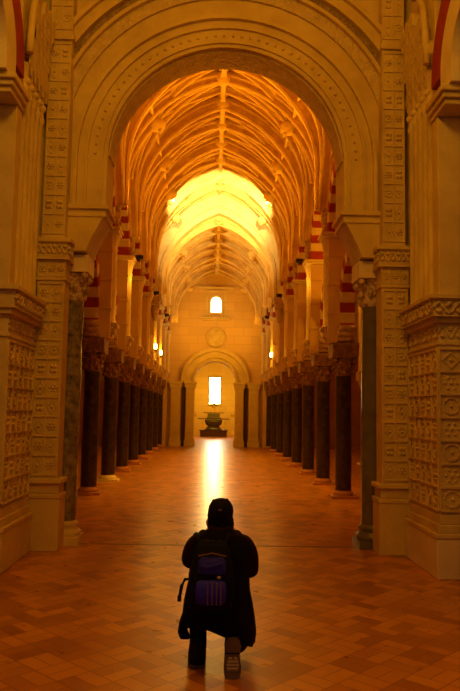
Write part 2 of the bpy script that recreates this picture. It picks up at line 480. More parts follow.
    b = B(); pb(b, X+.05, XO, 7.62, 8.58, 3.0, 8.88); pb(b, X, XO, 7.42, 7.62, 3.0, 5.0)
    obj('upper_body', b, 'stone', t, .01)
    # clustered colonnettes
    for k in range(5):
        yy = 7.74+.185*k
        b = B()
        cxx = xf+s*.03
        add_lathe(b, [(.065,3.0), (.065,3.05), (.045,3.08), (.042,5.22), (.06,5.25), (.06,5.29), (.045,5.32), (.05,5.55), (.085,5.62)], cxx, ly(yy), 14)
        add_ball(b, (cxx-s*.03, ly(yy), 5.42), .05, seg=8)
        obj('colonnette', b, 'stone', t)
    # honeycomb niches above them
    b = B()
    rnd = random.Random(4)
    for r_ in range(5):
        z = 5.62+.2*r_
        n_ = 5-r_//2
        for k in range(n_):
            yy = 8.50-.185*(k+.5*(r_ % 2))
            p = .03+.016*r_
            add_prism(b, [(ly(yy)-.085, z), (ly(yy)-.085, z+.10), (ly(yy)-.04, z+.17), (ly(yy), z+.2), (ly(yy)+.04, z+.17), (ly(yy)+.085, z+.10), (ly(yy)+.085, z), (ly(yy)+.03, z-.06), (ly(yy), z-.12), (ly(yy)-.03, z-.06)],
                      xf-s*p if s > 0 else xf+.05, xf+.05 if s > 0 else xf+p, 'x')
    add_tube(b, [(xf-s*.05, ly(7.62+.5-.5*math.cos(a)), 5.7+1.1*math.sin(a)) for a in [PI*i/16 for i in range(9)]], .045, 6)
    obj('honeycomb_niches', b, 'stone', t)
    # --- side arch springing towards the viewer
    t = thing('side_arch', f'cream and dark red arch springing above the {side} panelled pier at the top edge', 'arch', (s*(X+.35), 7.4, 5.0))
    b = B()
    def sx(a): return s*a - s*(X+.35)
    def slab(bm, xi, xo, y0, y1, z0, z1): add_box(bm, min(sx(xi), sx(xo)), max(sx(xi), sx(xo)), y0-7.4, y1-7.4, z0-5, z1-5)
    slab(b, X-.02, 3.3, 7.10, 7.62, 5.0, 5.06); slab(b, X-.05, 3.3, 7.06, 7.62, 5.06, 5.12); slab(b, X-.08, 3.3, 7.02, 7.62, 5.12, 5.19)
    obj('impost', b, 'stone', t, .01)
    lo, hi = min(sx(X), sx(3.3)), max(sx(X), sx(3.3))
    cyy, czz = 6.50-7.4, .40
    b = B(); add_arc_band(b, cyy, czz, .46, .80, lo, hi, 0, 180, 24, 'x')
    for q in (-1, 1): add_box(b, lo, hi, cyy+min(q*.46, q*.80), cyy+max(q*.46, q*.80), .19 if q > 0 else -.2, czz)
    obj('inner_ring', b, 'stone_pale', t)
    b = B(); add_arc_band(b, cyy, czz, .80, 1.12, lo, hi, 0, 180, 9, 'x', (0, 0, 0, 1)); obj('voussoir_ring', b, ['red_voussoir', 'cream_voussoir'], t)
    b = B(); a, c = s*X, s*3.3
    add_box(b, min(a, c), max(a, c), 2.2, 6.04, 0, 5.19)
    add_box(b, min(a, c), max(a, c), 2.2, 5.37, 5.19, 6.53)
    add_box(b, min(a, c), max(a, c), 2.2, 7.62, 6.53, 8.9)
    tag(obj(f'wall_{side}', b, 'stone'), kind='structure')
for s in (-1, 1): near_side(s)

# ------------------------------------------------------------------ arcades
SP = 2.65
PYS = [11.85+SP*i for i in range(9)]          # 11.3 is the solid respond behind the near wall
XC = 2.60
def arcade_column(s, y, k):
    side = 'left' if s < 0 else 'right'
    which = f'{ORD[k]} dark marble column of the {side} arcade counted from the near arch'
    t = thing('arcade_column', which, 'column', (s*XC, y, 0), group=f'columns of the {side} arcade')
    b = B(); add_box(b, -.27, .27, -.27, .27, 0, .05)
    add_lathe(b, [(.20,.05), (.215,.08), (.20,.11), (.175,.13), (.17,.15)], n=20)
    obj('base', b, 'stone_pale' if (s < 0 and k == 1) else 'aisle_stone', t)
    b = B(); add_lathe(b, [(.165,.14), (.168,.9), (.165,1.42)], n=24); add_lathe(b, [(.165,1.42), (.158,2.44), (.17,2.46), (.17,2.48)], n=24, mi=1)
    obj('shaft', b, ['black_marble', 'black_marble'], t)
    b = B(); add_lathe(b, [(.16,2.47), (.18,2.55), (.19,2.68), (.23,2.80), (.26,2.84)], n=16)
    for row, (zz, rr) in enumerate(((2.56, .185), (2.68, .205), (2.78, .235))):
        for q in range(8):
            a = 2*PI*(q+.5*row)/8; add_ball(b, (rr*math.cos(a), rr*math.sin(a), zz), .035, .035, .055, seg=6)
    for sx in (-1, 1):
        for sy in (-1, 1): add_ball(b, (sx*.19, sy*.19, 2.79), .055, seg=7)
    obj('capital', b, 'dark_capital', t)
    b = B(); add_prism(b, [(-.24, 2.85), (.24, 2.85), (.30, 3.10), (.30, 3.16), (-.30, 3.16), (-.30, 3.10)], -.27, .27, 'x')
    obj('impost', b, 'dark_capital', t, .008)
    # pier above with roll corbels
    b = B(); add_box(b, -.26 if s < 0 else -.36, .36 if s < 0 else .26, -.22, .22, 3.16, 5.36)
    pr = obj('pier', b, 'plaster', t, .01)
    b = B()
    for zz in (3.75, 4.35, 4.95): add_box(b, -.275 if s < 0 else -.375, .375 if s < 0 else .275, -.235, .235, zz, zz+.05)
    obj('string_moulding', b, 'plaster', pr, .008)
    for sy in (-1, 1):
        b = B()
        for q, (zz, dd) in enumerate(((3.22, .25), (3.32, .31), (3.43, .36))):
            add_tube(b, [(-.17, sy*dd, zz+.02), (.17, sy*dd, zz+.02)], .065, 10, up=(0,0,1))
        obj('roll_corbel', b, 'capital_stone', t)
    b = B()
    for q, (zz, dd) in enumerate(((3.22, .28), (3.32, .33), (3.44, .38))):
        add_tube(b, [(-s*(dd+.06), -.15, zz), (-s*(dd+.06), .15, zz)], .06, 10, up=(0,0,1))
    obj('nave_corbel', b, 'capital_stone', t)
    # engaged shaft on the nave side
    b = B(); add_lathe(b, [(.10,3.50), (.075,3.56), (.07,5.0), (.09,5.04), (.07,5.08), (.09,5.2), (.13,5.32), (.13,5.40)], -s*.36, 0, 14)
    obj('engaged_shaft', b, 'stone_pale', t)
    # upper impost cornice
    b = B(); add_box(b, -.48 if s > 0 else -.28, .28 if s > 0 else .48, -.26, .26, 5.36, 5.42); add_box(b, -.51 if s > 0 else -.30, .30 if s > 0 else .51, -.29, .29, 5.42, 5.47)
    obj('upper_impost', b, 'stone_pale', t)
    # sculpted springer under the vault ribs
    b = B()
    add_lathe(b, [(.05,5.47), (.07,5.55), (.06,5.62), (.09,5.78), (.07,5.9), (.11,6.05), (.09,6.2), (.12,6.4), (.05,6.62)], -s*.40, 0, 12)
    for q in range(10):
        a = 2*PI*q/5; add_ball(b, (-s*.40+.08*math.cos(a), .08*math.sin(a), 5.62+.08*q), .035, seg=6)
    obj('carved_springer', b, 'capital_stone', t)
for s in (-1, 1):
    for k, y in enumerate(PYS[1:]):
        arcade_column(s, y, k)
    side = 'left' if s < 0 else 'right'
    for k, yc in enumerate([y+SP/2 for y in PYS[:-1]]+[PYS[-1]+SP/2*.0+1.4]):
        if yc+1.3 > 34.5: continue
        g = f'red and cream arches of the {side} arcade'
        b = B(); add_arc_band(b, 0, 0, 1.05, 1.29, -.15, .15, -20, 200, 19, 'x', (0, 1))
        tag(obj('lower_striped_arch', b, ['red_voussoir', 'cream_voussoir'], loc=(s*(XC+.03), yc, 3.72)),
            f'lower red and cream horseshoe arch, {ORD[k]} bay of the {side} arcade', 'arch', g)
        b = B(); add_arc_band(b, 0, 0, 1.06, 1.31, -.33, .33, 0, 180, 17, 'x', (0, 1))
        tag(obj('upper_striped_arch', b, ['red_voussoir', 'cream_voussoir'], loc=(s*(XC-.04), yc, 5.48)),
            f'upper red and cream arch, {ORD[k]} bay of the {side} arcade', 'arch', g)
    # wall above the arches
    b = B()
    xa, xb = s*2.30, s*2.93
    x0, x1 = min(xa, xb), max(xa, xb)
    for k, yc in enumerate([y+SP/2 for y in PYS[:-1]]):
        n = 20; r = 1.312; cz = 5.48; zt = 8.2
        for i in range(n):
            a0, a1 = PI*i/n, PI*(i+1)/n
            p0, p1 = (yc+r*math.cos(a0), cz+r*math.sin(a0)), (yc+r*math.cos(a1), cz+r*math.sin(a1))
            add_prism(b, [p0, (p0[0], zt), (p1[0], zt), p1], x0, x1, 'x')
    yend = PYS[-1]
    add_box(b, x0, x1, yend-.02, 34.5, 6.6, 8.2)
    add_box(b, min(s*2.58, s*2.93), max(s*2.58, s*2.93), 9.5, PYS[0]+.2, 0, 4.5); add_box(b, x0, x1, 9.5, PYS[0]+.2, 4.5, 5.48); add_box(b, x0, x1, 9.5, PYS[0]-.01, 5.48, 8.2)
    tag(obj(f'wall_{side}', b, 'plaster'), kind='structure')
    # last short piece to the far wall: solid respond
    b = B(); add_box(b, min(s*2.34, s*2.9), max(s*2.34, s*2.9), 34.05, 34.5, 0, 6.6); tag(obj(f'wall_{side}', b, 'plaster'), kind='structure')

# string cornice under the vault, both sides
# ------------------------------------------------------------------ side aisles
for s in (-1, 1):
    side = 'left' if s < 0 else 'right'
    b = B(); a, c = s*7.2, s*7.5
    add_box(b, min(a, c), max(a, c), 9.5, 34.5, 0, 7.4)
    # blind round arches on the aisle wall
    for k in range(9):
        yc = 11.2+2.8*k+.6
        add_arc_band(b, yc, 3.6, .95, 1.15, min(s*7.1, s*7.2), max(s*7.1, s*7.2), 0, 180, 16, 'x', (0, 1))
        add_box(b, min(s*7.1, s*7.2), max(s*7.1, s*7.2), yc+.95, yc+1.15, 0, 3.6)
    tag(obj(f'wall_{side}_aisle', b, ['aisle_stone', 'red_voussoir']), kind='structure')
    b = B(); add_box(b, min(s*2.9, s*7.5), max(s*2.9, s*7.5), 9.5, 34.8, 7.3, 7.5); tag(obj('ceiling', b, 'aisle_stone'), kind='structure')
    b = B(); add_box(b, min(s*2.9, s*7.5), max(s*2.9, s*7.5), 34.5, 34.8, 0, 7.3); tag(obj(f'wall_back_{side}', b, 'aisle_stone'), kind='structure')
    b = B(); add_box(b, min(s*3.4, s*7.5), max(s*3.4, s*7.5), 9.2, 9.5, 0, 7.3); tag(obj(f'wall_front_{side}', b, 'aisle_cream'), kind='structure')
    for k in range(5):
        y = 13.2+2.65*k
        t = thing('aisle_column', f'shadowy marble column in the {side} side aisle behind the arcade', 'column', (s*5.1, y, 0), group=f'columns deep in the {side} side aisle')
        b = B(); add_box(b, -.24, .24, -.24, .24, 0, .08); obj('base', b, 'aisle_cream', t)
        b = B(); add_lathe(b, [(.17,.08), (.165,1.4), (.155,2.5)], n=16); obj('shaft', b, 'brown_marble', t)
        b = B(); add_lathe(b, [(.16,2.5), (.20,2.62), (.27,2.85)], n=12); add_box(b, -.27, .27, -.27, .27, 2.85, 3.15); obj('capital', b, 'capital_stone', t)
        b = B(); add_box(b, -.2, .2, -.22, .22, 3.15, 7.3); obj('pier', b, 'aisle_cream', t)
    for k in range(4):
        b = B(); add_arc_band(b, 0, 0, 1.07, 1.3, -.15, .15, -15, 195, 19, 'x', (0, 1))
        tag(obj('aisle_striped_arch', b, ['red_voussoir', 'cream_voussoir'], loc=(s*5.1, 13.2+1.325+2.65*k, 3.6)),
            f'striped arch between the marble columns deep in the {side} side aisle', 'arch', f'striped arches deep in the {side} side aisle')

# ------------------------------------------------------------------ vaults
def profile(a, h, zs, stilt=.8, r1=1.9, al=38):
    """pointed four-centred curve on short vertical stilts, springing at zs"""
    al = R(al); n = (math.cos(al), math.sin(al))
    P_ = (a-r1+r1*n[0], r1*n[1]); hh = h-stilt
    D = (P_[0], P_[1]-hh)
    r2 = (D[0]**2+D[1]**2)/(2*(D[0]*n[0]+D[1]*n[1]))
    C2 = (P_[0]-r2*n[0], P_[1]-r2*n[1])
    be = math.acos(-C2[0]/r2)
    L1, L2, L3 = stilt, r1*al, r2*(be-al); L = L1+L2+L3
    def P(u, y, off=0.0):
        sg = 1 if u >= 0 else -1
        d = (1-abs(u))*L
        if d <= L1: x, z, nx, nz = a, d, 1, 0
        elif d <= L1+L2:
            t = (d-L1)/r1; nx, nz = math.cos(t), math.sin(t); x, z = a-r1+r1*nx, stilt+r1*nz
        else:
            t = al+(d-L1-L2)/r2; nx, nz = math.cos(t), math.sin(t); x, z = C2[0]+r2*nx, stilt+C2[1]+r2*nz
        return Vector((sg*max(0.0, x-off*nx), y, zs+z-off*nz))
    def u_at(dz):
        lo, hi = 0.0, 1.0
        for _ in range(40):
            m = (lo+hi)/2
            if P(m, 0).z-zs > dz: lo = m
            else: hi = m
        return lo
    return P, u_at
def vault(name, ya, yb, a, h, zs, piers, prm):
    P, u_at = profile(a, h, zs, *prm)
    bays = list(zip(piers, piers[1:]))
    half = SP/2
    def umax(y):
        # lunette edge over each bay: springing |u| reduced where the wall arch opens
        for p0, p1 in bays:
            if p0 <= y <= p1:
                d = (y-(p0+p1)/2)/((p1-p0)/2*.93)
                return u_at(1.05*math.sqrt(max(0, 1-d*d)) if abs(d) < 1 else 1e-4)
        return 1.0
    b = B()
    ys = [ya+(yb-ya)*i/int((yb-ya)/.1) for i in range(int((yb-ya)/.1)+1)]
    NU = 14
    for sg in (-1, 1):
        prev = None
        for y in ys:
            um = umax(y)
            inner = [b.verts.new(P(sg*um*(1-j/NU) if j < NU else sg*1e-9, y)) for j in range(NU+1)]
            outer = [b.verts.new(P(sg*um*(1-j/NU) if j < NU else sg*1e-9, y, -.16)) for j in range(NU+1)]
            if prev:
                for j in range(NU):
                    b.faces.new((prev[0][j], inner[j], inner[j+1], prev[0][j+1])).smooth = True
                    b.faces.new((prev[1][j], prev[1][j+1], outer[j+1], outer[j])).smooth = True
                b.faces.new((prev[0][0], prev[1][0], outer[0], inner[0]))
            prev = (inner, outer)
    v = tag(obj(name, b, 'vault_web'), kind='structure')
    def rib(pts, r=.055, flat=1.5, nm='rib', off=.03):
        b = B(); add_tube(b, [P(u, y, off) for u, y in pts], r, 6, 0, up=None); return obj(nm, b, 'vault_rib', v)
    def ribr(pts, w, d, nm='rib'):
        """rectangular-stepped rib swept along the surface"""
        b = B()
        rows = []
        for i, (u, y) in enumerate(pts):
            p = P(u, y); q = P(u, y, 1.0); n_ = (q-p).normalized()
            a0 = P(*pts[max(0, i-1)]); a1 = P(*pts[min(len(pts)-1, i+1)])
            t_ = (a1-a0).normalized(); s_ = t_.cross(n_).normalized()
            prof = [(-w, -.02), (-w, d*.30), (-w*.35, d*.42), (-w*.35, d*.75), (-w*.6, d*.85), (-w*.35, d), (w*.35, d), (w*.6, d*.85), (w*.35, d*.75), (w*.35, d*.42), (w, d*.30), (w, -.02)]
            rows.append([b.verts.new(p+s_*x+n_*z) for x, z in prof])
        for r0, r1 in zip(rows, rows[1:]):
            for k in range(12):
                b.faces.new((r0[k], r0[(k+1) % 12], r1[(k+1) % 12], r1[k]))
        b.faces.new(rows[0]); b.faces.new(rows[-1][::-1])
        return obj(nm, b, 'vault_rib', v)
    def line(u0, y0, u1, y1, n=18, bow=0):
        return [(u0+(u1-u0)*i/n, y0+(y1-y0)*i/n + bow*math.sin(PI*i/n)) for i in range(n+1)]
    # ridge
    ribr(line(1e-6, ya, 1e-6, yb, 40), .11, .22, 'ridge_rib')
    for pi, y in enumerate(piers):
        if not (ya-.1 <= y <= yb+.1): continue
        for sg in (-1, 1):
            ribr(line(sg, y, sg*1e-4, y), .10, .32, 'transverse_rib')
            for dy in (-1, 1):
                for k, (tu, td) in enumerate(((1e-4, SP/2), (.45, SP/2), (1e-4, SP/4))):
                    ye = y+dy*td
                    if ye < ya-.05 or ye > yb+.05: continue
                    ribr(line(sg, y+dy*.05, sg*tu, ye, 14, dy*(.10, .18, .05)[k]), (.075, .075, .055)[k], (.26, .26, .19)[k], 'tierceron_rib')
    for y0, y1 in bays:
        ym = (y0+y1)/2
        if ym < ya or ym > yb: continue
        for sg in (-1, 1):
            # wall rib round the lunette
            pts = []
            for i in range(25):
                y = y0+.06+(y1-y0-.12)*i/24
                pts.append((sg*min(1, umax(y)), y))
            ribr(pts, .06, .12, 'wall_rib')
            # cross rib at mid bay from lunette crown to ridge
            ribr(line(sg*umax(ym), ym, sg*1e-4, ym, 14), .075, .24, 'cross_rib')
            # curved lierne between neighbouring bosses
            for q in (-1, 1):
                ribr([(sg*(.45*(1-i/8)+1e-4), ym+q*SP/4*math.sin(PI/2*i/8)) for i in range(9)], .055, .2, 'lierne_rib')
                if ya < ym+q*SP/2 < yb: ribr(line(sg*.45, ym, sg*.45, ym+q*SP/2, 4), .05, .2, 'purlin_rib')
            bb = B(); c = P(sg*.45, ym, .24); add_ball(bb, c, .22, .22, .17, seg=12)
            for z in range(6):
                a_ = z*PI/3; n_ = P(sg*.45, ym, .36)
                add_ball(bb, n_+Vector((0, .10*math.cos(a_), .10*math.sin(a_))), .05, seg=6)
            obj('boss', bb, 'vault_rib', v)
        for yy in (y0, ym):
            bb = B(); c = P(1e-6, yy, .22); c.x = 0
            add_lathe(bb, [(.05, c.z-.10), (.16, c.z-.06), (.20, c.z+.04), (.20, c.z+.12)], 0, yy, 12)
            add_box(bb, -.07, .07, yy-.30, yy+.30, c.z, c.z+.10); add_box(bb, -.30, .30, yy-.07, yy+.07, c.z-.02, c.z+.08)
            obj('ridge_boss', bb, 'vault_rib', v)
    return v, P
YD0, YD1 = 24.6, 25.2
v1, P1 = vault('ceiling', 9.5, YD0, 2.3, 3.68, 6.0, [9.2]+[y for y in PYS if y < 26], (.9, 2.5, 27))
v2, P2 = vault('ceiling', YD1, 34.5, 2.15, 2.9, 5.9, [22.45]+[y for y in PYS if y > 25]+[35.7], (.6, 1.8, 30))
# outer closing roof above the vaults (keeps the sky out)
b = B(); add_box(b, -3.2, 3.2, 9.5, 35.1, 10.4, 10.6)
for s in (-1, 1): add_box(b, min(s*2.95, s*3.2), max(s*2.95, s*3.2), 9.5, 35.1, 7.5, 10.4)
add_box(b, -3.2, 3.2, 9.4, 9.5, 8.9, 10.6)
tag(obj('ceiling', b, 'plaster'), kind='structure')
# diaphragm arch between the two vaults
def pointed(a, h, zs, n=40, stilt=.8, r1=1.7, al=38):
    P, _ = profile(a, h, zs, stilt, r1, al)
    q = [P(-1+2*i/n, 0) for i in range(n+1)]
    return [(p.x, p.z) for p in q]
b = B()
t = thing('pointed_crossing_arch', 'brightly lit pale pointed arch spanning the nave between the two ribbed vaults', 'arch', (0, YD0, 0))
def pband(inn, out, y0, y1, mat, nm):
    b = B()
    for i in range(len(inn)-1): add_prism(b, [inn[i], out[i], out[i+1], inn[i+1]], y0, y1, 'y')
    return obj(nm, b, mat, t)
def pp(f):
    a, h, st = 2.0+.38*f, 3.02+.90*f, .65+.40*f
    return pointed(a, h, 5.8, 40, st, .74*((h-st)**2+a*a)/(2*a), 30)
i0, m0, m1, m2, o0 = pp(0), pp(.2), pp(.3), pp(.8), pp(1)
pband(i0, m0, .0, .6, 'stone_pale', 'inner_order')
pband(m0, m1, .06, .6, 'stone_pale', 'hollow_moulding')
pband(m1, m2, -.05, .6, 'stone_pale', 'face_band')
pband(m2, o0, -.12, .6, 'stone_pale', 'outer_moulding')
for s in (-1, 1):
    b = B()
    add_box(b, min(s*2.0, s*2.4), max(s*2.0, s*2.4), -.05, .6, 5.62, 5.8); add_box(b, min(s*2.06, s*2.4), max(s*2.06, s*2.4), 0, .55, 5.45, 5.62)
    add_lathe(b, [(.05,4.9), (.12,5.1), (.15,5.45)], s*2.22, .3, 12)
    for q in range(6): add_ball(b, (s*(2.1-.0), .05, 5.9+.22*q), .07, .07, .1, seg=7)
    obj('springing_corbel', b, 'capital_stone', t)

# ------------------------------------------------------------------ far wall with round doorway arch
FY0, FY1 = 34.5, 35.1
b = B()
wall_with_arch(b, 3.0, 9.2, 1.02, 3.15, FY0, FY1, 3.14, 32)
for s in (-1, 1): add_box(b, min(s*1.02, s*3.0), max(s*1.02, s*3.0), FY0+.1, FY1, 0, 3.15)
far = tag(obj('wall_back', b, 'ashlar'), kind='structure')
def fm(r0, r1, y0, mat):
    b = B(); add_arc_band(b, 0, 3.15, r0, r1, y0, FY0, 0, 180, 36, 'y'); obj('archivolt', b, mat, far)
fm(1.02, 1.12, FY0-.18, 'stone'); fm(1.12, 1.20, FY0-.06, 'stone'); fm(1.20, 1.50, FY0-.14, 'stone'); fm(1.50, 1.68, FY0-.26, 'stone')
for s in (-1, 1):
    for q, (xi, xo, nm) in enumerate(((1.0, 1.40, 'inner'), (1.68, 2.14, 'outer'))):
        side = 'left' if s < 0 else 'right'
        t = thing('doorway_pilaster', f'{nm} fluted pilaster on the {side} of the far round archway', 'pilaster', (s*(xi+xo)/2, FY0-.12, 0))
        w = (xo-xi)/2
        b = B(); add_box(b, -w-.06, w+.06, -.18, .12, 0, .30); add_box(b, -w-.03, w+.03, -.14, .12, .30, .42); obj('base', b, 'stone', t, .015)
        b = B(); add_box(b, -w, w, -.08, .12, .42, 2.78)
        for k in range(4): add_box(b, -w+.05+k*(2*w-.1)/4+.015, -w+.05+(k+1)*(2*w-.1)/4-.015, -.10, -.08, .55, 2.68)
        obj('shaft', b, 'stone', t)
        b = B(); add_box(b, -w-.03, w+.03, -.12, .12, 2.78, 2.86); add_box(b, -w-.07, w+.07, -.17, .12, 2.86, 3.04); add_box(b, -w-.12, w+.12, -.23, .12, 3.04, 3.15)
        obj('capital', b, 'stone', t, .012)
    b = B(); add_box(b, min(s*1.44, s*1.64), max(s*1.44, s*1.64), FY0+.04, FY0+.1, 0, 2.9); obj('gap_shade_strip', b, 'altar_red', far)  # dark strip colouring in the shade of the gap between pilasters
# medallion
t = thing('stone_medallion', 'round carved stone medallion on the far wall above the archway', 'medallion', (0, FY0, 5.35))
b = B(); pts = [(.44*math.cos(2*PI*i/28), -.05, .44*math.sin(2*PI*i/28)) for i in range(28)]; add_tube(b, pts, .06, 6, closed=True, up=(0,1,0)); obj('rim', b, 'stone', t)
b = B(); add_prism(b, [(.42*math.cos(2*PI*i/24), .42*math.sin(2*PI*i/24)) for i in range(24)], -.04, .0, 'y'); obj('disc', b, 'stone', t)
b = B(); add_prism(b, [(-.2,.22), (.2,.22), (.21,0), (.12,-.18), (0,-.28), (-.12,-.18), (-.21,0)], -.09, -.04, 'y'); add_ball(b, (0,-.07,.36), .1, .06, .08, seg=8); obj('shield', b, 'stone', t, .01)
# upper window
def window(nm, x, z0, z1, w, yy, mat, rounded, fmat='stone'):
    b = B()
    pts = [(x-w, z0), (x+w, z0), (x+w, z1-(w if rounded else 0))]
    if rounded: pts += [(x+w*math.cos(a), z1-w+w*math.sin(a)) for a in [PI*i/12 for i in range(1, 12)]]
    pts += [(x-w, z1-(w if rounded else 0))]
    add_prism(b, pts, yy-.02, yy, 'y')
    o = tag(obj(nm, b, mat), kind='structure'); return o
w1 = window('window_1', -.02, 6.62, 7.38, .25, FY0-.005, 'daylight_pane_upper', True)
b = B(); add_arc_band(b, -.02, 7.13, .26, .36, FY0-.10, FY0, 0, 180, 16, 'y')
for s in (-1, 1):
    add_box(b, -.02+min(s*.26, s*.36), -.02+max(s*.26, s*.36), FY0-.10, FY0, 6.55, 7.13)
    add_box(b, -.02+min(s*.40, s*.50), -.02+max(s*.40, s*.50), FY0-.08, FY0, 6.42, 7.62)
add_box(b, -.40, .36, FY0-.12, FY0, 6.50, 6.60); add_box(b, -.55, .51, FY0-.1, FY0, 7.62, 7.70); add_box(b, -.95, .91, FY0-.16, FY0, 7.78, 7.88)
add_box(b, -.75, .71, FY0-.2, FY0, 6.28, 6.36); add_box(b, -.7, .66, FY0-.12, FY0, 6.2, 6.28)
obj('window_frame', b, 'stone', w1)
b = B()
add_box(b, -.27, .23, FY0-.05, FY0-.026, 6.96, 6.98); add_box(b, -.03, -.01, FY0-.05, FY0-.026, 6.62, 7.38)
obj('window_bar', b, 'brass', w1)
tag(thing('sill_ornament', 'small row of carved stone beads on the ledge under the upper far window', 'ornament', (0, FY0-.12, 6.36)))
so = bpy.data.objects['sill_ornament']
for k in range(9):
    b = B(); add_ball(b, (-.6+.145*k, 0, .035), .05, .04, .035, seg=7); obj('bead', b, 'stone', so)

# ------------------------------------------------------------------ chapel beyond
CY0, CY1 = 35.1, 51.0
for s in (-1, 1):
    b = B(); add_box(b, min(s*2.6, s*2.9), max(s*2.6, s*2.9), CY0, CY1, 0, 6.0)
    for k in range(5): add_box(b, min(s*2.45, s*2.6), max(s*2.45, s*2.6), CY0+1+3*k, CY0+1.4+3*k, 0, 5.4)
    tag(obj(f'wall_{"left" if s<0 else "right"}_chapel', b, 'ashlar'), kind='structure')
b = B(); add_box(b, -2.9, 2.9, CY1, CY1+.3, 0, 8.6)
for k in range(7): add_box(b, -2.6, 2.6, CY1-.02, CY1, .6+.75*k, .62+.75*k)
tag(obj('wall_back_chapel', b, 'ashlar'), kind='structure')
b = B(); add_arc_band(b, 0, 5.6, 2.6, 2.85, CY0, CY1, 0, 180, 24, 'y'); tag(obj('ceiling', b, 'aisle_stone'), kind='structure')
w2 = window('window_2', .06, 2.30, 4.16, .38, CY1-.03, 'daylight_pane', False)
b = B()
add_box(b, -.40, -.32, CY1-.12, CY1, 2.24, 4.24); add_box(b, .44, .52, CY1-.12, CY1, 2.24, 4.24); add_box(b, -.40, .52, CY1-.12, CY1, 4.16, 4.24); add_box(b, -.45, .65, CY1-.16, CY1, 2.18, 2.26)
obj('window_frame', b, 'stone', w2)
# altar
AY = 48.6
t = thing('altar', 'dark stepped altar table with gilt tiers beneath the bright far window', 'altar', (0, AY, 0))
b = B(); add_box(b, -.92, .92, -.4, .5, 0, .40); add_box(b, -.98, .98, -.46, .5, .40, .46); obj('plinth', b, 'altar_red', t, .01)
b = B(); add_loft(b, [(0,0,.46,.62,.3), (0,0,.52,.55,.26), (0,0,.72,.38,.2), (0,0,.80,.52,.26), (0,0,1.0,.60,.28), (0,0,1.16,.60,.28)], 24, power=3); obj('body', b, 'black_marble', t)
b = B(); add_box(b, -1.10, 1.10, -.22, .25, 1.18, 1.24); obj('shelf', b, 'metal_dark', t)
b = B(); add_box(b, -.42, .42, -.2, .2, 1.24, 1.58); add_box(b, -.50, .50, -.22, .2, 1.24, 1.30); obj('tabernacle', b, 'plain_marble', t)
b = B(); add_box(b, -.72, .72, -.2, .22, 1.60, 1.65); obj('upper_shelf', b, 'altar_red', t)
b = B(); add_lathe(b, [(.30,1.65), (.26,1.75), (.14,1.86), (.10,2.0), (.20,2.08), (.05,2.16)], n=14); obj('dome', b, 'gilding', t)
b = B(); add_box(b, -.22, .22, -.05, .05, 2.12, 2.19); add_box(b, -.33, .33, -.05, .05, 2.32, 2.40); add_box(b, -.05, .05, -.05, .05, 2.1, 2.46); obj('finial', b, 'metal_dark', t)
for s in (-1, 1):
    side = 'left' if s < 0 else 'right'
    t = thing('candlestick', f'gilt candlestick standing on the altar plinth, {side} of the dark green body', 'candlestick', (s*.78, AY-.1, .46))
    b = B(); add_lathe(b, [(.11,0), (.05,.06), (.03,.12), (.06,.2), (.025,.26), (.025,.5), (.07,.54)], n=12); obj('stem', b, 'gilding', t)
    b = B(); add_lathe(b, [(.022,.54), (.022,.68)], n=8); obj('candle', b, 'stone_pale', t)
    # wall lanterns beside the altar
    t = thing('wall_sconce', f'small round gilt sconce on the chapel wall {side} of the altar', 'lamp', (s*1.32, CY1, 1.5))
    b = B(); add_ball(b, (0,-.1,0), .11, .08, .11); obj('back_plate', b, 'gilding', t)
    b = B(); add_ball(b, (0,-.2,.08), .05, .05, .07); obj('bulb', b, 'gilding', t)

# ------------------------------------------------------------------ lamps and added fill lights
def light(name, kind, loc, energy, col, rad=.1, target=None, angle=None, blend=.6):
    l = bpy.data.lights.new(name, kind); l.energy = energy; l.color = col
    if kind in ('POINT', 'SPOT'): l.shadow_soft_size = rad
    if kind == 'SPOT': l.spot_size = R(angle or 90); l.spot_blend = blend
    o = bpy.data.objects.new(name, l); COL.objects.link(o); o.location = loc
    if target is not None: o.rotation_euler = (Vector(target)-Vector(loc)).to_track_quat('-Z', 'Y').to_euler()
    return o
OR = (1.0, .42, .02); OR2 = (1.0, .44, .025); OR3 = (1.0, .36, .008)
def floodlight(s, y, k, zl=5.62, x=2.02, up=True):
    side = 'left' if s < 0 else 'right'
    t = thing('floodlight', f'small dark uplighter bracketed beside the {ORD[k]} {side} arcade pier', 'lamp', (s*x, y, zl-.12), group='uplighters along the nave')
    b = B(); add_box(b, -.09, .09, -.06, .06, 0, .10); obj('housing', b, 'metal_dark', t, .01)
    b = B(); add_box(b, min(0, s*.16), max(0, s*.16), -.02, .02, -.03, .01); obj('bracket', b, 'metal_dark', t)
def sconce(s, y, k, z=4.0):
    side = 'left' if s < 0 else 'right'
    t = thing('wall_sconce', f'glowing yellow lamp shape on the nave face of the {ORD[k]} {side} arcade pier', 'lamp', (s*2.26, y, z))
    b = B(); add_lathe(b, [(.03,-.22), (.07,-.12), (.09,-.05), (.10,0)], -s*.03, 0, 12); obj('bracket', b, 'brass', t)
    b = B(); add_lathe(b, [(.08,0), (.10,.10), (.07,.2)], -s*.03, 0, 12); obj('lamp_shade', b, 'lamp_glow', t)
for k, y in enumerate(PYS[1:]):
    for s in (-1, 1):
        if k in (0, 1, 2, 3, 4, 5, 6, 7):
            if k in (1, 3, 5): floodlight(s, y+.3, k)
            light('vault_uplight', 'SPOT', (s*1.9, y+.3, 5.9), (300, 150, 300, 70, 170, 90, 190, 70)[k], (OR3, OR, OR2)[0 if k < 3 else 2], .08, (-s*.6, y-1.6, 9.5), 120, .8)
            if k < 6: light('floor_fill', 'SPOT', (s*1.9, y+.3, 5.2), 230, OR2, .08, (-s*.4, y+.5, 0), 95, .9)  # added fill from pier height to brighten the floor, no fixture
    
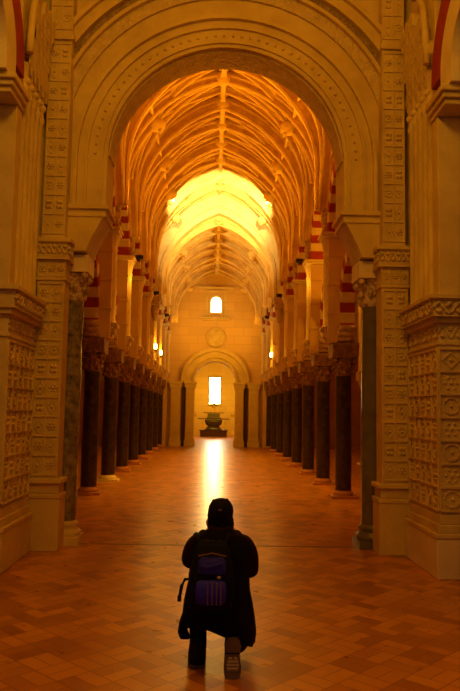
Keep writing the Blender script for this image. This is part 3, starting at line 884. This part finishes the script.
for s in (-1, 1):
    light('vault_uplight', 'SPOT', (s*1.9, 11.9, 5.9), 240, OR3, .08, (-s*.6, 10.8, 9.5), 120, .8)
light('pier_glow', 'POINT', (-1.95, PYS[2]-.2, 4.9), 9, OR2, .06); light('pier_glow', 'POINT', (1.95, PYS[2]-.2, 4.9), 7, OR2, .06)
for k, s in ((4, -1), (5, -1), (5, 1)):  # left pair glow in place of lit capitals; right one is a lamp
    y = PYS[1+k]; sconce(s, y, k, 3.9)
    light('sconce_light', 'POINT', (s*2.0, y-.25, 4.1), 14, OR2, .08)
# strong floods on the crossing arch
for s in (-1, 1):
    light('arch_flood', 'SPOT', (s*1.45, YD0-3.6, 8.05), 1250 if s > 0 else 950, (1, .66, .2), .1, (-s*.3, YD0, 9.0), 78, .7)
# nave wash: added fill points along the axis, no fixtures
for y, z, e in ((15, 4.2, 18), (21, 4.2, 18), (27, 4.4, 40), (31.5, 3.0, 80)):
    light('nave_wash', 'POINT', (0, y, z), e, OR, .35)
# far wall
for s in (-1, 1):
    light('far_wall_flood', 'SPOT', (s*1.8, 31.6, 5.2), 150, OR2, .15, (-s*.3, 34.5, 6.0), 110, .8)
light('chapel_light', 'POINT', (0, 44, 4.2), 420, (1, .62, .03), .3)
light('chapel_light', 'POINT', (0, 49.0, 3.0), 90, (1, .66, .04), .3)
# aisles
for s in (-1, 1):
    light('aisle_lamp', 'POINT', (s*4.0, 15.5, 5.6), 120 if s > 0 else 18, OR3, .2)
    light('aisle_lamp', 'POINT', (s*4.0, 25.0, 5.6), 40 if s > 0 else 8, OR3, .2)
# added fill lights for the near bay, without fixtures
light('bay_fill', 'POINT', (-.5, 3.0, 7.6), 300, (1, .45, .02), .5)
light('bay_fill', 'POINT', (.6, -.5, 6.0), 80, (1, .45, .02), .5)

# ------------------------------------------------------------------ world: weak warm ambience
w = bpy.data.worlds.new('world'); SC.world = w; w.use_nodes = True
bg = w.node_tree.nodes['Background']; bg.inputs[0].default_value = (.9, .58, .78, 1); bg.inputs[1].default_value = .04

# ------------------------------------------------------------------ person kneeling with a camera
def skin_chain(name, chains, mat, parent, sub=2, smooth=True):
    """chains: list of chains, each list of ((x,y,z), r) ; each chain is an island of one mesh"""
    vs, es, rs, roots = [], [], [], []
    for ch in chains:
        base = len(vs); roots.append(base)
        for i, it in enumerate(ch):
            p, r = it[0], it[1]
            vs.append(p); rs.append(r)
            if i: es.append((base+(it[2] if len(it) > 2 else i-1), base+i))
    me = bpy.data.meshes.new(name); me.from_pydata(vs, es, [])
    me.materials.append(MATS[mat])
    o = bpy.data.objects.new(name, me); COL.objects.link(o); o.parent = parent
    md = o.modifiers.new('Skin', 'SKIN'); md.use_smooth_shade = True
    sv = me.skin_vertices[0].data if me.skin_vertices else None
    for i, r in enumerate(rs):
        rr = r if isinstance(r, tuple) else (r, r)
        me.skin_vertices[0].data[i].radius = rr
        me.skin_vertices[0].data[i].use_root = i in roots
    sb = o.modifiers.new('Subdivision', 'SUBSURF'); sb.levels = sub; sb.render_levels = sub
    return o
PX, PY = -0.045, 4.86
per = thing('person', 'person in a long dark coat kneeling on the brick floor, seen from behind, arms raised', 'person', (PX, PY, 0))
# body: pelvis root, spine, head stump, arms, legs as one continuous surface
body = [
 ((0,0,.38), .13), ((0,.03,.52), .12), ((0,.06,.68), .135), ((0,.07,.80), .10), ((.0,.09,.87), .052), ((.003,.115,.93), .05),
 ((-.16,.07,.79), .055, 3), ((-.215,.14,.67), .034), ((-.10,.30,.80), .030, 7), ((-.075,.34,.86), .024),
 ((.16,.07,.79), .055, 3), ((.215,.14,.63), .034, 10), ((.12,.30,.80), .030, 11), ((.085,.34,.86), .024, 12),
 ((-.09,0,.36), .09, 0), ((-.15,.36,.47), .058, 14), ((-.135,.07,.12), .04, 15), ((-.135,.10,.06), .035, 16), ((-.135,.20,.04), .035, 17),
 ((.09,0,.36), .09, 0), ((.15,.30,.10), .060, 19), ((.11,-.08,.17), .042, 20), ((.105,-.16,.17), .035, 21), ((.105,-.15,.08), .034, 22),
]
skin_chain('body', [body], 'skin', per)
# head with face, ears
b = B()
HZ, HY = .975, .13
add_loft(b, [(0,HY+.02,HZ-.125,.035,.045), (0,HY+.012,HZ-.10,.055,.075), (0,HY+.005,HZ-.05,.068,.088), (0,HY,HZ,.075,.096), (0,HY-.004,HZ+.04,.075,.098), (0,HY-.008,HZ+.08,.062,.082), (0,HY-.01,HZ+.105,.035,.05)], 24)
add_ball(b, (0,HY+.105,HZ-.03), .012, .02, .024); add_ball(b, (0,HY+.092,HZ-.072), .024, .01, .008)
for s in (-1, 1):
    add_ball(b, (s*.077,HY+.0,HZ-.015), .010, .02, .032); add_ball(b, (s*.03,HY+.088,HZ-.005), .014, .012, .008)
obj('head', b, 'skin', per)
b = B()
add_loft(b, [(0,HY-.035,HZ-.105,.050,.050), (0,HY-.035,HZ-.085,.066,.060), (0,HY-.030,HZ-.04,.080,.074), (0,HY-.022,HZ+.0,.083,.086), (0,HY-.010,HZ+.035,.090,.106), (0,HY-.006,HZ+.07,.084,.100), (0,HY-.008,HZ+.098,.068,.084), (0,HY-.01,HZ+.117,.044,.055), (0,HY-.01,HZ+.125,.018,.02)], 28, power=2.1)
for k in range(90):
    a = random.uniform(PI*.95, PI*2.05); z = random.uniform(-.08, .11)
    rr = .083*math.sqrt(max(.1, 1-(max(0, z)/.13)**2))
    add_ball(b, (rr*math.cos(a), HY-.015+rr*1.05*math.sin(a), HZ+z), .011, .009, .018, seg=5)
obj('hair', b, 'hair', per)
b = B(); add_box(b, -.018, .006, HY-.116, HY-.108, HZ+.052, HZ+.060); hc = obj('hair_clip', b, 'cord_brown', per)
tag(hc, 'small reddish mark on the dark hair')
# hands, five fingers each, curled round the camera
def hand(s):
    ch = []
    wr = Vector((s*.082, .335, .865))
    pal = [((wr.x, wr.y, wr.z), .022), ((s*.078, .350, .895), (.030,.016)), ((s*.074, .362, .925), (.032,.014))]
    ch.append(pal)
    for k in range(4):
        z = .905+.016*k; ln = (.8, .95, 1.0, .88)[k]
        ch.append([((s*.076, .360, z), .009), ((s*.074, .388, z+.004), .0085), ((s*(.074-.030*ln), .402, z+.006), .008), ((s*(.074-.046*ln), .396, z+.006), .007)])
    ch.append([((s*.080, .350, .895), .011), ((s*.066, .330, .912), .010), ((s*.045, .322, .928), .009)])
    return ch
for s in (-1, 1): skin_chain('hand', hand(s), 'skin', per, 1)
# coat: torso and skirt lofted, uneven hem
b = B()
N_ = 40
rings = [
 (.000,.085,.905,.062,.062), (.0,.085,.885,.078,.072), (.0,.07,.860,.12,.095), (.005,.06,.835,.175,.115), (.005,.055,.79,.200,.130), (.0,.05,.70,.195,.145),
 (-.0,.045,.60,.190,.15), (-.01,.05,.50,.205,.165), (-.008,.06,.40,.224,.19), (-.002,.08,.32,.236,.215), (.0,.09,.26,.242,.225), (-.002,.09,.225,.236,.225)]
rs = []
for j, (cx, cy, z, rx, ry) in enumerate(rings):
    row = []
    for i in range(N_):
        a = 2*PI*i/N_; c, s_ = math.cos(a), math.sin(a)
        low = max(0, (j-6)/5)
        fold = 1+.035*low*math.sin(7*a+.6)+.018*low*math.sin(13*a)
        zz = z
        if j >= 9:
            zz -= .09*max(0, math.cos(a-R(-15)))*((j-8)/3)     # falls lower over the right thigh
            zz += .055*max(0, math.cos(a-R(250)))*((j-8)/3)
        row.append(b.verts.new((cx+rx*c*fold, cy+ry*math.copysign(abs(s_)**.85, s_)*fold, zz)))
    rs.append(row)
for a_, c_ in zip(rs, rs[1:]):
    for i in range(N_):
        f = b.faces.new((a_[i], a_[(i+1) % N_], c_[(i+1) % N_], c_[i])); f.smooth = True
o = obj('coat', b, 'coat_cloth', per)
md = o.modifiers.new('Solidify', 'SOLIDIFY'); md.thickness = .012; md.offset = 1
for s, el, nm in ((-1, (-.222,.13,.665), 'sleeve'), (1, (.222,.12,.60), 'sleeve')):
    skin_chain(nm, [[((s*.10,.06,.815), .070), ((s*.165,.065,.80), .078), ((s*.202,.09,.73), .072), ((el[0]*.93, el[1]-.01, el[2]-.02), .068), ((s*.165,.26,.74), .058), ((s*.092,.32,.845), .044)]], 'coat_maroon', per)
b = B(); add_tube(b, [(.068*math.cos(a), .088+.066*math.sin(a), .905+.012*math.sin(a)) for a in [2*PI*i/20 for i in range(20)]], .020, 8, closed=True, up=(0,0,1)); obj('collar', b, 'coat_maroon', per)
# pocket flap corner at left hem
b = B(); add_loft(b, [(-.225,-.02,.20,.035,.05), (-.242,-.01,.235,.034,.06), (-.238,0,.30,.028,.07), (-.22,.01,.37,.02,.07)], 14, power=3); obj('coat_corner', b, 'coat_cloth', per)
# trousers
skin_chain('trousers', [[((0,0,.37), .14), ((-.10,.05,.37), .10, 0), ((-.16,.36,.46), .075, 1), ((-.138,.08,.16), .062, 2), ((-.136,.06,.10), .060, 3),
                         ((.10,.05,.36), .10, 0), ((.16,.31,.10), .085, 5), ((.13,.0,.15), .064, 6), ((.115,-.09,.19), .055, 7)]], 'trouser_cloth', per)
# left shoe flat, right shoe on its toes with the sole showing
b = B(); add_loft(b, [(-.145,.10,0,.060,.135), (-.145,.10,.022,.063,.14)], 20, 1, power=2.6)
add_loft(b, [(-.145,.10,.02,.060,.138), (-.145,.095,.05,.062,.13), (-.143,.07,.09,.060,.10), (-.138,.05,.15,.058,.066), (-.138,.045,.20,.056,.06)], 20, 0, power=2.4)
obj('shoe', b, ['shoe_leather', 'shoe_sole'], per)
b = B()
Ms = Matrix.Translation((.088, -.215, .0)) @ Matrix.Rotation(R(-8), 4, 'X') @ Matrix.Diagonal((1.2, 1, 1.02, 1))
# sole plate facing the viewer, built upright: length along z
def solepts(sc=1.0):
    return [(x*sc, z) for x, z in ((.0,.0), (.030,.004), (.044,.03), (.047,.075), (.040,.12), (.036,.155), (.040,.19), (.038,.225), (.022,.245), (0,.248), (-.022,.245), (-.038,.225), (-.040,.19), (-.036,.155), (-.042,.12), (-.047,.075), (-.044,.03), (-.030,.004))]
add_prism(b, solepts(), 0, .016, 'y', 1)
add_loft(b, [(0,.045,.005,.040,.030), (0,.055,.05,.046,.042), (0,.06,.10,.044,.048), (0,.06,.15,.042,.05), (0,.055,.20,.044,.044), (0,.05,.245,.040,.036)], 18, 0, power=2.5)
add_prism(b, [(-.028,.05), (.028,.05), (.034,.085), (.03,.12), (.012,.135), (.005,.11), (-.004,.13), (-.02,.132), (-.032,.09)], -.004, 0, 'y', 2)
add_box(b, -.04, .04, -.003, 0, .150, .158, 0); add_box(b, -.03, .03, -.003, 0, .17, .235, 1)
for k in range(4): add_box(b, -.03, .03, -.006, -.001, .055+.02*k, .060+.02*k, 1)
for v in b.verts: v.co = Ms @ v.co
rsh = obj('shoe', b, ['shoe_leather', 'shoe_sole', 'sole_pale'], per); tag(rsh, 'dark shoe on its toes with a worn pale patch on the sole')
# photo camera
t = thing('photo_camera', 'small black camera held up in front of the kneeling person', 'camera', (PX, PY+.36, .90))
b = B(); add_box(b, -.065, .065, -.02, .03, 0, .085); add_box(b, -.025, .025, -.02, .03, .085, .108); obj('camera_body', b, 'camera_black', t, .008)
b = B(); add_tube(b, [(0,.03,.042), (0,.10,.042)], .034, 16); obj('lens', b, 'camera_black', t)
# backpack
t = thing('backpack', 'black backpack with purple panels worn on the back of the kneeling person', 'backpack', (PX-.055, PY-.14, .42))
def sb(bm, x0, x1, y0, y1, z0, z1, mi=0): add_box(bm, x0, x1, y0, y1, z0, z1, mi)
b = B()
add_loft(b, [(0,-.02,.0,.10,.04), (0,-.03,.02,.135,.075), (0,-.035,.12,.145,.09), (0,-.03,.24,.14,.08), (0,-.02,.34,.125,.065), (0,-.01,.40,.11,.05), (0,0,.435,.07,.03)], 32, power=3.2)
obj('main_bag', b, 'pack_black', t)
b = B(); add_loft(b, [(-.005,-.10,.05,.07,.02), (-.005,-.11,.07,.095,.035), (-.005,-.115,.14,.10,.04), (-.005,-.11,.19,.095,.032), (-.005,-.10,.205,.07,.02)], 26, power=3.5); obj('front_pocket', b, 'pack_purple', t)
b = B(); add_loft(b, [(.0,-.095,.235,.07,.012), (.0,-.098,.25,.09,.022), (.0,-.09,.32,.088,.022), (.0,-.08,.345,.065,.012)], 26, power=3.0)
add_tube(b, [(-.07,-.116,.30), (-.03,-.122,.285), (.02,-.122,.30), (.07,-.114,.31)], .012, 6); obj('top_pocket', b, 'pack_violet', t)
for k in range(4):
    x = -.025+.028*k
    b = B(); add_tube(b, [(x,-.153,.06), (x,-.158,.13), (x,-.15,.20)], .0035, 5); obj('compression_cord', b, 'cord_brown', t)
b = B(); add_tube(b, [(-.09,-.11,.355), (0,-.10,.372), (.09,-.108,.355)], .004, 5); obj('zip', b, 'cord_brown', t)
b = B(); add_ball(b, (.045,-.125,.225), .014, .006, .010); obj('buckle', b, 'sole_pale', t)
for s in (-1, 1):
    b = B(); cx = s*.095+.03*0
    add_tube(b, [(s*.085,-.01,.40), (s*.10,.05,.445), (s*.11,.15,.452), (s*.12,.27,.42), (s*.13,.31,.30), (s*.145,.25,.16), (s*.13,.05,.06)], .017, 8, flat=.7); obj('shoulder_strap', b, 'pack_black', t)
b = B(); add_tube(b, [(-.02,.02,.43), (-.015,.015,.47), (.02,.015,.47), (.025,.02,.43)], .007, 6); obj('carry_handle', b, 'pack_black', t)
b = B(); add_tube(b, [(-.13,-.01,.19), (-.175,-.03,.19), (-.195,-.04,.15), (-.205,-.04,.09)], [.006,.011,.012,.010], 6); add_box(b, -.22, -.195, -.055, -.03, .055, .09); obj('hanging_strap', b, 'pack_black', t)

# ------------------------------------------------------------------ view
vs = SC.view_settings
SC.view_settings.view_transform = 'Standard'; vs.look = 'None'; vs.exposure = 0; vs.gamma = 1; vs.use_curve_mapping = False
